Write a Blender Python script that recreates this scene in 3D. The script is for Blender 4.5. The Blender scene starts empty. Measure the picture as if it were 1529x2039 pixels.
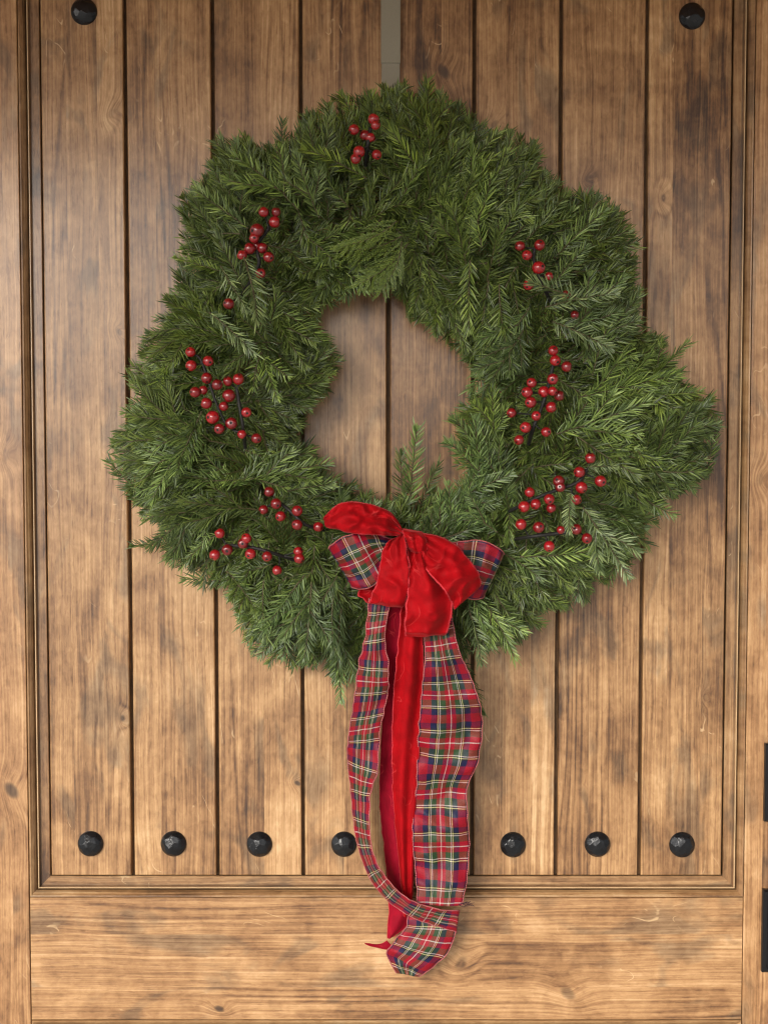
import bpy, math, random
import numpy as np
from mathutils import Vector, Matrix, noise

# ------------------------------------------------------------------ camera, sky, sun, exposure
SC = bpy.context.scene
COL = SC.collection
W, H = 1529.0, 2039.0              # the photograph's own pixel grid
DIST, TILT, FPX = 1.6, math.radians(3.0), 1.6 / 0.0006
CAMZ = 1.60
CAM = Vector((0.0, -DIST, CAMZ))
cd = bpy.data.cameras.new('camera')
cam = bpy.data.objects.new('camera', cd)
COL.objects.link(cam)
cam.location = CAM
cam.rotation_euler = (math.pi / 2 - TILT, 0, 0)
cd.sensor_fit = 'VERTICAL'
cd.sensor_height = 24.0
cd.lens = 24.0 * FPX / H
cd.clip_start, cd.clip_end = 0.05, 400
SC.camera = cam
FWD = Vector((0, math.cos(TILT), -math.sin(TILT)))
UPV = Vector((0, math.sin(TILT), math.cos(TILT)))


def P(px, py, d=0.0):
    """The point d metres in front of the door face that the photograph shows at (px, py)."""
    r = FWD * FPX + Vector((1, 0, 0)) * (px - W / 2) - UPV * (py - H / 2)
    return CAM + r * ((-d - CAM.y) / r.y)


world = bpy.data.worlds.new('World')
SC.world = world
world.use_nodes = True
wn = world.node_tree
wn.nodes.clear()
SUN_EL, SUN_AZ = math.radians(20), math.radians(-28)   # azimuth measured from straight out of the door, to its left
sky = wn.nodes.new('ShaderNodeTexSky')
sky.sky_type = 'NISHITA'
sky.sun_disc = False
sky.sun_elevation = SUN_EL
sky.sun_rotation = math.pi - SUN_AZ
sky.dust_density = 4.0
sky.air_density = 1.0
hs = wn.nodes.new('ShaderNodeHueSaturation')
hs.inputs['Saturation'].default_value = 0.22          # overcast: the sky's blue is nearly gone
bg = wn.nodes.new('ShaderNodeBackground')
bg.inputs['Strength'].default_value = 0.15
wo = wn.nodes.new('ShaderNodeOutputWorld')
wn.links.new(sky.outputs[0], hs.inputs['Color'])
wn.links.new(hs.outputs[0], bg.inputs['Color'])
wn.links.new(bg.outputs[0], wo.inputs['Surface'])
sl = bpy.data.lights.new('sun', 'SUN')
sl.energy = 1.15
sl.angle = math.radians(22)
sl.color = (1.0, 0.93, 0.82)
sun = bpy.data.objects.new('sun', sl)
COL.objects.link(sun)
to_sun = Vector((math.sin(SUN_AZ) * math.cos(SUN_EL), -math.cos(SUN_AZ) * math.cos(SUN_EL), math.sin(SUN_EL)))
sun.rotation_euler = to_sun.to_track_quat('Z', 'Y').to_euler()
vs = SC.view_settings
SC.display_settings.display_device = 'sRGB'
vs.view_transform = 'Standard'
vs.look = 'None'
vs.exposure = 0.37
vs.gamma = 1.0
vs.use_curve_mapping = False
SC.render.engine = 'CYCLES'
SC.cycles.use_denoising = True
SC.cycles.denoiser = 'OPENIMAGEDENOISE'
SC.cycles.denoising_prefilter = 'ACCURATE'
SC.cycles.max_bounces = 5
SC.cycles.diffuse_bounces = 3
SC.cycles.glossy_bounces = 2
SC.cycles.filter_width = 1.2
SC.cycles.adaptive_threshold = 0.012

rnd = random.Random(11)


# ------------------------------------------------------------------ helpers
def mesh_obj(name, verts, faces, mats, parent=None, smooth=False, uvs=None, midx=None, origin=None):
    me = bpy.data.meshes.new(name)
    if origin is not None:
        verts = [Vector(v) - origin for v in verts]
    me.from_pydata([tuple(v) for v in verts], [], faces)
    for m in (mats if isinstance(mats, (list, tuple)) else [mats]):
        me.materials.append(m)
    if midx is not None:
        me.polygons.foreach_set('material_index', midx)
    if smooth:
        me.polygons.foreach_set('use_smooth', [True] * len(me.polygons))
    if uvs is not None:
        lay = me.uv_layers.new(name='UVMap')
        idx = np.zeros(len(me.loops), dtype=np.int32)
        me.loops.foreach_get('vertex_index', idx)
        lay.data.foreach_set('uv', np.asarray(uvs, dtype=np.float32)[idx].ravel())
    me.update()
    ob = bpy.data.objects.new(name, me)
    COL.objects.link(ob)
    if origin is not None:
        ob.location = origin
    if parent is not None:
        put(ob, parent)
    return ob


def put(ob, parent):
    """parent without moving: the child's mesh stays written in world coordinates"""
    ob.parent = parent
    ob.matrix_parent_inverse = Matrix.Translation(parent.location).inverted()


def thing(name, loc, label, cat, group=None):
    o = bpy.data.objects.new(name, None)
    COL.objects.link(o)
    o.location = loc
    o.empty_display_size = 0.05
    o['label'] = label
    o['category'] = cat
    if group:
        o['group'] = group
    return o


class N:
    """small helper for writing node trees"""

    def __init__(s, name):
        s.m = bpy.data.materials.new(name)
        s.m.use_nodes = True
        s.t = s.m.node_tree
        s.t.nodes.clear()
        s.out = s.t.nodes.new('ShaderNodeOutputMaterial')

    def n(s, typ, **kw):
        nd = s.t.nodes.new(typ)
        for k, v in kw.items():
            setattr(nd, k, v)
        return nd

    def set(s, sock, v):
        if hasattr(v, 'is_linked') or isinstance(v, bpy.types.NodeSocket):
            s.t.links.new(v, sock)
        else:
            sock.default_value = v

    def math(s, op, a, b=0.0, c=0.0, clamp=False):
        nd = s.n('ShaderNodeMath', operation=op, use_clamp=clamp)
        for i, v in enumerate((a, b, c)):
            s.set(nd.inputs[i], v)
        return nd.outputs[0]

    def comb(s, x, y, z=0.0):
        nd = s.n('ShaderNodeCombineXYZ')
        for i, v in enumerate((x, y, z)):
            s.set(nd.inputs[i], v)
        return nd.outputs[0]

    def sep(s, v):
        nd = s.n('ShaderNodeSeparateXYZ')
        s.set(nd.inputs[0], v)
        return nd.outputs

    def noise(s, vec, scale=1.0, detail=2.0, rough=0.5, dist=0.0):
        nd = s.n('ShaderNodeTexNoise')
        s.set(nd.inputs['Vector'], vec)
        nd.inputs['Scale'].default_value = scale
        nd.inputs['Detail'].default_value = detail
        nd.inputs['Roughness'].default_value = rough
        nd.inputs['Distortion'].default_value = dist
        return nd.outputs[0]

    def ramp(s, fac, stops, interp='LINEAR'):
        nd = s.n('ShaderNodeValToRGB')
        cr = nd.color_ramp
        cr.interpolation = interp
        while len(cr.elements) > 1:
            cr.elements.remove(cr.elements[-1])
        for i, (p, c) in enumerate(stops):
            e = cr.elements[0] if i == 0 else cr.elements.new(p)
            e.position = p
            e.color = (*c, 1) if len(c) == 3 else c
        s.set(nd.inputs[0], fac)
        return nd.outputs[0]

    def step(s, v, a, b, to0=0.0, to1=1.0):
        nd = s.n('ShaderNodeMapRange', interpolation_type='SMOOTHSTEP')
        for i, x in enumerate((v, a, b, to0, to1)):
            s.set(nd.inputs[i], x)
        return nd.outputs[0]

    def mix(s, f, a, b, mode='MIX'):
        nd = s.n('ShaderNodeMix', data_type='RGBA', blend_type=mode)
        s.set(nd.inputs[0], f)
        s.set(nd.inputs[6], a if not isinstance(a, tuple) else (*a, 1))
        s.set(nd.inputs[7], b if not isinstance(b, tuple) else (*b, 1))
        return nd.outputs[2]

    def bump(s, h, strength, dist):
        nd = s.n('ShaderNodeBump')
        nd.inputs['Strength'].default_value = strength
        nd.inputs['Distance'].default_value = dist
        s.set(nd.inputs['Height'], h)
        return nd.outputs[0]

    def pbr(s, **kw):
        nd = s.n('ShaderNodeBsdfPrincipled')
        for k, v in kw.items():
            k = k.replace('_', ' ')
            sock = nd.inputs[k]
            s.set(sock, (*v, 1) if isinstance(v, tuple) and len(v) == 3 else v)
        s.t.links.new(nd.outputs[0], s.out.inputs['Surface'])
        return s.m


# ------------------------------------------------------------------ materials
def wood(name, horizontal=False, knots=(), dark=1.0, red=0.0):
    """stained knotty timber; knots = [(x, z, radius, angle, darkness)] in metres on the door"""
    k = N(name)
    oc = k.n('ShaderNodeTexCoord').outputs['Object']
    x, y, z = k.sep(oc)
    a, l = (z, x) if horizontal else (x, z)
    a = k.math('ADD', a, k.math('MULTIPLY', y, 0.7))
    st = k.n('ShaderNodeAttribute', attribute_name='stave').outputs['Fac']
    wear_highlight = k.n('ShaderNodeAttribute', attribute_name='wear_highlight').outputs['Fac']
    rn = k.n('ShaderNodeObjectInfo').outputs['Random']
    seed = k.math('ADD', k.math('MULTIPLY', st, 37.3), k.math('MULTIPLY', rn, 61.7))

    # pull of the knots on the grain
    kd, kdark, kring = 0.0, 0.0, 0.0
    for (kx, kz, kr, ka, kdk) in knots:
        dx = k.math('SUBTRACT', x, kx)
        dz = k.math('SUBTRACT', z, kz)
        ca, sa = math.cos(ka), math.sin(ka)
        u = k.math('ADD', k.math('MULTIPLY', dx, ca), k.math('MULTIPLY', dz, sa))
        v = k.math('SUBTRACT', k.math('MULTIPLY', dz, ca), k.math('MULTIPLY', dx, sa))
        q = k.math('ADD', k.math('POWER', k.math('DIVIDE', k.math('ABSOLUTE', u), kr * 0.62), 2.0),
                   k.math('POWER', k.math('DIVIDE', k.math('ABSOLUTE', v), kr), 2.0))
        inf = k.math('POWER', 2.718, k.math('MULTIPLY', q, -0.22))
        kring = k.math('ADD', kring, k.math('MULTIPLY', inf, k.math('SQRT', q)))
        kd = k.math('ADD', kd, inf)
        core = k.step(q, 1.0, 0.10)
        kdark = k.math('MAXIMUM', kdark, k.math('MULTIPLY', core, kdk))
    warp = k.noise(k.comb(k.math('MULTIPLY', a, 9), k.math('MULTIPLY', l, 3.0), seed), 1, 2)
    a2 = k.math('ADD', a, k.math('MULTIPLY', k.math('SUBTRACT', warp, 0.5), 0.018))
    if knots:
        side = k.math('MULTIPLY', kd, 0.012)
        a2 = k.math('ADD', a2, side)
    # broad figure: contour lines of a stretched field
    fig = k.noise(k.comb(k.math('MULTIPLY', a2, 15), k.math('MULTIPLY', l, 1.1), seed), 1, 1.5, 0.4)
    t = k.math('MULTIPLY', fig, 15.0)
    if knots:
        t = k.math('ADD', t, k.math('MULTIPLY', kring, 0.9))
    ring = k.math('ADD', k.math('MULTIPLY', k.math('SINE', k.math('MULTIPLY', t, 6.283)), 0.5), 0.5)
    ring = k.math('POWER', ring, 3.0)
    ringmask = k.step(k.noise(k.comb(k.math('MULTIPLY', a, 12), k.math('MULTIPLY', l, 2.4), k.math('ADD', seed, 9.0)), 1, 1), 0.42, 0.66)
    # fibres, two widths
    fib1 = k.noise(k.comb(k.math('MULTIPLY', a2, 260), k.math('MULTIPLY', l, 3.0), seed), 1, 3, 0.65)
    fib2 = k.noise(k.comb(k.math('MULTIPLY', a2, 560), k.math('MULTIPLY', l, 17), seed), 1, 2, 0.6)
    fib3 = k.noise(k.comb(k.math('MULTIPLY', a2, 380), k.math('MULTIPLY', l, 1.3), k.math('ADD', seed, 6.1)), 1, 2, 0.6)
    pore = k.step(k.noise(k.comb(k.math('MULTIPLY', a2, 420), k.math('MULTIPLY', l, 50), seed), 1, 1), 0.58, 0.70)
    # stain blotches, cut at each glued stave; a few large patches and many mottled ones
    blo = k.noise(k.comb(k.math('MULTIPLY', a, 12), k.math('MULTIPLY', l, 5.5), seed), 1, 4, 0.55, 0.8)
    gry = k.noise(k.comb(k.math('MULTIPLY', a, 17), k.math('MULTIPLY', l, 7.5), k.math('ADD', seed, 4.4)), 1, 3, 0.5, 1.2)
    mot = k.noise(k.comb(k.math('MULTIPLY', a, 150), k.math('MULTIPLY', l, 85), seed), 1, 3, 0.65, 0.6)
    curl = k.noise(k.comb(k.math('MULTIPLY', a, 9), k.math('MULTIPLY', l, 30), k.math('ADD', seed, 1.7)), 1, 2, 0.5, 0.5)
    val = k.math('ADD', 0.54, k.math('MULTIPLY', k.math('SUBTRACT', blo, 0.5), 1.10))
    val = k.math('ADD', val, k.math('MULTIPLY', k.math('SUBTRACT', fib1, 0.5), 0.58))
    val = k.math('ADD', val, k.math('MULTIPLY', k.math('SUBTRACT', fib2, 0.5), 0.30))
    val = k.math('ADD', val, k.math('MULTIPLY', k.math('SUBTRACT', mot, 0.5), 0.46))
    val = k.math('ADD', val, k.math('MULTIPLY', k.math('SUBTRACT', curl, 0.5), 0.42))
    val = k.math('SUBTRACT', val, k.math('MULTIPLY', k.math('MULTIPLY', ring, ringmask), 0.26))
    val = k.math('SUBTRACT', val, k.math('MULTIPLY', pore, 0.11))
    val = k.math('ADD', val, k.math('MULTIPLY', k.math('SUBTRACT', k.math('FRACT', k.math('MULTIPLY', st, 7.31)), 0.5), 0.20))
    val = k.math('ADD', val, k.math('MULTIPLY', k.math('SUBTRACT', fib3, 0.5), 0.70))
    val = k.math('ADD', val, k.math('MULTIPLY', k.math('SUBTRACT', rn, 0.5), 0.16))
    # pale ray flecks: short slanting hairlines in a few clusters
    fl = k.noise(k.comb(k.math('ADD', k.math('MULTIPLY', a, 46), k.math('MULTIPLY', l, 9)), k.math('MULTIPLY', l, 21), k.math('ADD', seed, 2.2)), 1, 1.2, 0.5, 0.35)
    flm = k.step(k.noise(k.comb(k.math('MULTIPLY', a, 19), k.math('MULTIPLY', l, 9), k.math('ADD', seed, 7.7)), 1, 1), 0.62, 0.72)
    flb = k.step(k.noise(k.comb(k.math('MULTIPLY', a, 130), k.math('MULTIPLY', l, 55), k.math('ADD', seed, 5.7)), 1, 1), 0.44, 0.56)
    fleck = k.math('MULTIPLY', k.math('MULTIPLY', k.step(k.math('ABSOLUTE', k.math('SUBTRACT', fl, 0.5)), 0.016, 0.004), flm), flb)
    col = k.ramp(val, [(0.0, (0.075, 0.032, 0.012)), (0.25, (0.195, 0.092, 0.033)), (0.5, (0.352, 0.186, 0.075)),
                       (0.72, (0.500, 0.290, 0.128)), (1.0, (0.680, 0.445, 0.235))])
    gm = k.math('MULTIPLY', k.step(gry, 0.53, 0.68), 0.72)
    col = k.mix(gm, col, k.mix(1.0, col, (0.48, 0.53, 0.63), 'MULTIPLY'))
    col = k.mix(k.math('MULTIPLY', fleck, 0.58), col, (0.74, 0.52, 0.28))
    if knots:
        col = k.mix(k.math('MULTIPLY', kdark, 0.9), col, (0.030, 0.015, 0.008))
    if dark != 1.0 or red:
        col = k.mix(1.0, col, (dark, dark * (1 - red), dark * (1 - 1.6 * red)), 'MULTIPLY')
    col = k.mix(wear_highlight, col, (0.72, 0.52, 0.29))  # pale bead: rubbed finish plus the light it catches, painted into the colour
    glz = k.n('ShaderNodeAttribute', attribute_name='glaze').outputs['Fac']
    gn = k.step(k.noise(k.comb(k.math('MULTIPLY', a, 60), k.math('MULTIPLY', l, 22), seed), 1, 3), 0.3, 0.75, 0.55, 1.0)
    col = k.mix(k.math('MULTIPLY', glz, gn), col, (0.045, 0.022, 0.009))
    h = k.math('ADD', k.math('MULTIPLY', fib1, 0.6), k.math('ADD', k.math('MULTIPLY', fib2, 0.5), k.math('MULTIPLY', pore, -0.5)))
    rgh = k.math('ADD', 0.40, k.math('MULTIPLY', fib1, 0.22))
    return k.pbr(Base_Color=col, Roughness=rgh, IOR=1.45, Coat_Weight=0.75, Coat_Roughness=0.22, Coat_IOR=1.5, Normal=k.bump(h, 0.35, 0.0008))


def plaid():
    k = N('tartan_cloth')
    u, v, _ = k.sep(k.n('ShaderNodeTexCoord').outputs['UV'])     # metres along and across the ribbon
    RED, DRK, NAV, GRN = (0.29, 0.005, 0.017), (0.014, 0.014, 0.014), (0.011, 0.012, 0.050), (0.026, 0.056, 0.022)
    YEL, WHT = (0.56, 0.52, 0.25), (0.54, 0.48, 0.44)

    def sett(c):
        f = k.math('PINGPONG', c, 1.0)
        return k.ramp(f, [(0, RED), (0.19, NAV), (0.39, DRK), (0.455, YEL), (0.488, DRK), (0.53, WHT), (0.565, GRN),
                          (0.80, RED), (0.978, WHT)], 'CONSTANT')
    wu = k.noise(k.comb(k.math('MULTIPLY', u, 60), k.math('MULTIPLY', v, 60)), 1, 2)
    A = sett(k.math('DIVIDE', k.math('ADD', u, k.math('MULTIPLY', wu, 0.001)), 0.033))
    B = sett(k.math('ADD', k.math('DIVIDE', k.math('SUBTRACT', v, 0.036), 0.0285), 1.0))
    tw = k.math('ADD', k.math('MULTIPLY', k.math('SINE', k.math('MULTIPLY', k.math('ADD', u, v), 6.283 / 0.0011)), 0.5), 0.5)
    tw = k.step(tw, 0.15, 0.85, 0.25, 0.75)
    col = k.mix(tw, A, B)
    nz = k.noise(k.comb(k.math('MULTIPLY', u, 900), k.math('MULTIPLY', v, 900)), 1, 1)
    col = k.mix(1.0, col, k.ramp(nz, [(0.3, (0.78,) * 3), (0.7, (1.15,) * 3)]), 'MULTIPLY')
    return k.pbr(Base_Color=col, Roughness=0.5, Specular_IOR_Level=0.25, Normal=k.bump(tw, 0.25, 0.0003))


def velvet(name, base, edge=True):
    k = N(name)
    u, v, _ = k.sep(k.n('ShaderNodeTexCoord').outputs['UV'])
    nz = k.noise(k.comb(k.math('MULTIPLY', u, 45), k.math('MULTIPLY', v, 45)), 1, 4, 0.6, 0.4)
    pile = k.noise(k.comb(k.math('MULTIPLY', u, 1500), k.math('MULTIPLY', v, 1500)), 1, 2)
    dk = tuple(c * 0.72 for c in base)
    col = k.mix(k.step(nz, 0.32, 0.68), dk, base)  # dark and bright zones of the velvet's shading, painted into the colour
    # crease highlights painted as thin pale lines over the crushed pile
    cr = k.noise(k.comb(k.math('MULTIPLY', u, 34), k.math('MULTIPLY', v, 22), 3.3), 1, 1.0, 0.5, 0.3)
    cm = k.step(k.noise(k.comb(k.math('MULTIPLY', u, 26), k.math('MULTIPLY', v, 26), 8.8), 1, 1), 0.52, 0.66)
    crease = k.math('MULTIPLY', k.step(k.math('ABSOLUTE', k.math('SUBTRACT', cr, 0.5)), 0.012, 0.002), cm)
    col = k.mix(k.math('MULTIPLY', crease, 0.42), col, (0.72, 0.06, 0.06))
    wob = k.math('MULTIPLY', k.noise(k.comb(k.math('MULTIPLY', u, 300), 0.0), 1, 2), 0.0022)
    e = k.math('MINIMUM', v, k.math('SUBTRACT', 0.064, v))
    ed = k.step(k.math('SUBTRACT', e, wob), 0.0012, 0.0)
    col = k.mix(k.math('MULTIPLY', ed, 0.55), col, (0.72, 0.07, 0.09))
    return k.pbr(Base_Color=col, Roughness=0.75, Specular_IOR_Level=0.15, Sheen_Weight=0.35, Sheen_Roughness=0.30,
                 Sheen_Tint=(1.0, 0.16, 0.16), Normal=k.bump(k.math('ADD', k.math('MULTIPLY', pile, 0.15), k.math('MULTIPLY', nz, 1.4)), 0.25, 0.0008))


def needles():
    k = N('fir_needle')
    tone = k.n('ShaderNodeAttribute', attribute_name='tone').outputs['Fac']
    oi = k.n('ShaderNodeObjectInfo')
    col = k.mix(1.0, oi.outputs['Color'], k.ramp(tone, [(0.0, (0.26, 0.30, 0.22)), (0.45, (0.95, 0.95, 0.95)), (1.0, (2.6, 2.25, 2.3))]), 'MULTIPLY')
    return k.pbr(Base_Color=col, Roughness=0.36, IOR=1.45, Specular_IOR_Level=0.5, Subsurface_Weight=0.0,
                 Transmission_Weight=0.0)


def plain(name, color, rough=0.5, metal=0.0, bump=0.0, bscale=400, var=0.0, coat=0.0):
    k = N(name)
    oc = k.n('ShaderNodeTexCoord').outputs['Object']
    nz = k.noise(oc, bscale, 3, 0.6)
    c = k.ramp(nz, [(0.25, tuple(x * (1 - var) for x in color)), (0.75, tuple(min(1, x * (1 + var)) for x in color))])
    kw = dict(Base_Color=c, Roughness=rough, Metallic=metal, Coat_Weight=coat, Coat_Roughness=0.03)
    if bump:
        kw['Normal'] = k.bump(nz, bump, 0.001)
    return k.pbr(**kw)


def px_knots(lst):
    out = []
    for (x, y, r, ang, dk) in lst:
        p = P(x, y, 0)
        out.append((p.x, p.z, r * 0.0006, math.radians(ang), dk))
    return out


KN_P = px_knots([(236, 660, 10, 30, 0.5), (243, 1432, 9, 0, 0.7), (884, 140, 20, 35, 0.85), (592, 1562, 9, 60, 0.9),
                 (1322, 392, 12, 0, 0.35), (1405, 1390, 8, 0, 0.3), (655, 735, 10, 0, 0.35), (222, 222, 14, -35, 0.25),
                 (985, 245, 12, -40, 0.5), (1172, 352, 9, -40, 0.35)])
KN_R = px_knots([(437, 2009, 13, 70, 0.95), (918, 1918, 20, -35, 0.45), (1130, 1978, 22, 50, 0.6),
                 ])
KN_S = px_knots([(24, 1574, 24, 35, 0.9), (1512, 955, 16, 0, 0.3), (14, 905, 14, 0, 0.2)])
M_PLANK = wood('stained_plank', False)
M_RAIL = wood('stained_rail', True, KN_R, dark=0.96, red=0.03)
M_STILE = wood('stained_stile', False, KN_S, dark=0.95, red=0.05)
M_MOULD = wood('stained_moulding', False, dark=0.80)
M_MOULDH = wood('stained_moulding_flat', True, dark=0.80)
M_GROOVE = plain('dark_stained_groove', (0.130, 0.070, 0.030), 0.7, bscale=60, var=0.5)
M_IRON = plain('black_hammered_iron', (0.011, 0.012, 0.014), 0.24, 0.2, 0.6, 110, 0.4)
M_BLACK = plain('black_hardware', (0.008, 0.008, 0.009), 0.38, 0.3, 0.1, 300, 0.2)
M_HANG = plain('taupe_painted_metal', (0.27, 0.245, 0.180), 0.36, 0.0, 0.06, 900, 0.06)
M_NEEDLE = needles()
M_TWIG = plain('green_brown_twig', (0.075, 0.060, 0.025), 0.7, 0, 0.4, 700, 0.4)


def berry_material():
    k = N('red_lacquered_berry')
    oi = k.n('ShaderNodeObjectInfo').outputs['Random']
    oc = k.n('ShaderNodeTexCoord').outputs['Object']
    nz = k.noise(oc, 2.2, 3, 0.6)
    c = k.ramp(oi, [(0.0, (0.17, 0.0015, 0.005)), (0.5, (0.29, 0.003, 0.008)), (1.0, (0.40, 0.006, 0.012))])
    c = k.mix(k.step(nz, 0.40, 0.72, 0.0, 0.5), c, (0.12, 0.001, 0.004))
    return k.pbr(Base_Color=c, Roughness=0.32, Coat_Weight=1.0, Coat_Roughness=k.step(nz, 0.3, 0.7, 0.02, 0.12), Normal=k.bump(nz, 0.12, 0.15))


M_BERRY = berry_material()
M_STEM = plain('black_wire_stem', (0.010, 0.009, 0.008), 0.6, 0, 0.5, 900, 0.4)
M_PLAID = plaid()
M_VELVET = velvet('red_velvet', (0.40, 0.0012, 0.005))
M_VELVETB = velvet('crimson_ribbon_back', (0.30, 0.002, 0.016))
M_STITCH = plain('pink_overlock_thread', (0.40, 0.10, 0.10), 0.7, 0, 0.3, 1500, 0.5)
M_FRAY = plain('red_loose_thread', (0.55, 0.02, 0.03), 0.7)
M_DKTHREAD = plain('dark_loose_thread', (0.05, 0.012, 0.02), 0.8)
M_PAVE = plain('pale_stone_paving', (0.50, 0.48, 0.44), 0.8, 0, 0.2, 12, 0.2)
M_CEIL = plain('added_shade_boards', (0.50, 0.23, 0.065), 0.6, 0, 0.1, 30, 0.2)  # unseen boards, tinted orange for warm bounce onto the door
M_WALL = plain('sand_plaster', (0.45, 0.38, 0.29), 0.85, 0, 0.3, 60, 0.12)


# ------------------------------------------------------------------ setting
def box_verts(x0, x1, y0, y1, z0, z1):
    v = [(x, y, z) for z in (z0, z1) for y in (y0, y1) for x in (x0, x1)]
    f = [(0, 2, 3, 1), (4, 5, 7, 6), (0, 1, 5, 4), (2, 6, 7, 3), (0, 4, 6, 2), (1, 3, 7, 5)]
    return v, f


def structure(name, boxes, mat):
    vs_, fs_ = [], []
    for b in boxes:
        v, f = box_verts(*b)
        o = len(vs_)
        vs_ += v
        fs_ += [tuple(i + o for i in q) for q in f]
    ob = mesh_obj(name, vs_, fs_, mat)
    ob['kind'] = 'structure'
    return ob


structure('ground', [(-40, 40, -60, 0.4, -0.2, 0.0)], M_PAVE)  # out of view; added to bounce light onto the door
structure('added_shade_ceiling', [(-2.2, 2.2, -1.80, 0.3, 2.50, 2.62)], M_CEIL)  # unseen, added to shade the door's top and darken its reflections
structure('added_shade_beam', [(-2.2, 2.2, -1.95, -1.802, 2.30, 2.62)], M_CEIL)  # added out of view to keep sky out of the upper door's reflection

# ------------------------------------------------------------------ door
YM = 1400
XL, XR = P(54, YM).x, P(1485, YM).x                 # inner edges of the stiles
ZB = P(764, 1787).z                                 # top edge of the bottom rail
ZT = P(764, -330).z
ZR = P(764, 2031).z                                 # lower edge of the bottom rail
DX = 0.63                                           # half the door's width
door = thing('door', (0, 0, 0), 'brown stained knotty wood plank door with black iron nail heads', 'door')


def board(name, a0, a1, l0, l1, yf, yb, mat, horizontal=False, staves=(), bev=0.0016, seed=0):
    """a board whose long side runs along l; staves = inner glue lines in metres across"""
    r = random.Random(seed)
    prof = [(a0, yb), (a0, yf + bev), (a0 + bev * 0.4, yf + bev * 0.35), (a0 + bev, yf)]
    prof += [(s, yf) for s in staves]
    prof += [(a1 - bev, yf), (a1 - bev * 0.4, yf + bev * 0.35), (a1, yf + bev), (a1, yb)]
    ls = [(l0, bev), (l0 + bev * 0.4, bev * 0.35), (l0 + bev, 0.0), (l1 - bev, 0.0), (l1 - bev * 0.4, bev * 0.35), (l1, bev)]
    vs_, fs_, stv = [], [], []
    n = len(prof)
    for (l, dy) in ls:
        for (a, y) in prof:
            yy = max(y, yf + dy) if y < yb else y
            vs_.append((l, yy, a) if horizontal else (a, yy, l))
    vals = [r.random() for _ in range(len(staves) + 1)]
    for j in range(len(ls) - 1):
        for i in range(n - 1):
            q = (j * n + i, j * n + i + 1, (j + 1) * n + i + 1, (j + 1) * n + i)
            fs_.append(q if not horizontal else q[::-1])
            stv.append(vals[min(max(i - 3, 0), len(vals) - 1)])
    for j in (0, len(ls) - 1):
        fs_.append(tuple(range(j * n, j * n + n)))
        stv.append(vals[0])
    ob = mesh_obj(name, vs_, fs_, mat, door)
    at = ob.data.attributes.new('stave', 'FLOAT', 'FACE')
    at.data.foreach_set('value', stv)
    return ob


core = structure('groove_backing', [(-DX + 0.02, DX - 0.02, 0.0175, 0.05, 0.02, 2.38)], M_GROOVE)
del core['kind']
put(core, door)

# planks of the upper panel
g = [95, 262, 432, 603, 773, 940, 1108, 1275, 1443]
gx = [P(p, YM, -0.006).x for p in g]
zb = P(764, 1743, -0.006).z
st_fr = [(0.30, 0.68), (0.33,), (0.55,), (0.48,), (0.62,), (0.36, 0.70), (0.38,), (0.30, 0.72)]
for i in range(8):
    hw = 0.0022
    x0, x1 = gx[i] + (hw if i else 0.0024), gx[i + 1] - hw
    kn = [q for q in KN_P if x0 < q[0] < x1]
    board('plank', x0, x1, zb, ZT - 0.02, 0.006, 0.0176, wood('stained_plank', False, kn) if kn else M_PLANK, False,
          [x0 + (x1 - x0) * f for f in st_fr[i]], 0.0014, 100 + i)

board('stile', -DX, XL - 0.0004, 0.02, 2.40, 0.0, 0.045, M_STILE, False, [-DX + 0.05, XL - 0.02], 0.0008, 1)
board('stile', XR + 0.0004, DX, 0.02, 2.40, 0.0, 0.045, M_STILE, False, [XR + 0.022, DX - 0.04], 0.0008, 5)
board('bottom_rail', ZR, ZB - 0.0004, XL + 0.0004, XR - 0.0004, 0.0005, 0.045, M_RAIL, True,
      [P(0, 1966).z, P(0, 1861).z], 0.0007, 3)
board('top_rail', ZT + 0.02, 2.40, XL + 0.0004, XR - 0.0004, 0.0005, 0.045, M_RAIL, True, [], 0.0008, 4)
board('base_rail', 0.02, 0.24, XL + 0.0004, XR - 0.0004, 0.0005, 0.045, M_RAIL, True, [], 0.0008, 6)

# moulding round a panel: (distance in from the edge, depth behind the door face, glaze, rubbed edge with painted highlight)
PX = 0.0006
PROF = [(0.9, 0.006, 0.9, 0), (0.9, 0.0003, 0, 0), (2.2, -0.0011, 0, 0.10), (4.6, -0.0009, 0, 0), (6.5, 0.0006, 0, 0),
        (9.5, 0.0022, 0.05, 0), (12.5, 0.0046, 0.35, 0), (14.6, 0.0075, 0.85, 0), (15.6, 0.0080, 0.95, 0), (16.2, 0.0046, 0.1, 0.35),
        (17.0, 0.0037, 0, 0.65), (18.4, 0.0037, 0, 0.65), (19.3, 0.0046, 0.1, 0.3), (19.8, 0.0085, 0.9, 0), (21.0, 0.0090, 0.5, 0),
        (22.5, 0.0090, 0, 0), (38.0, 0.0090, 0, 0), (39.3, 0.0098, 0.3, 0), (39.5, 0.0174, 0.9, 0)]


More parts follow.
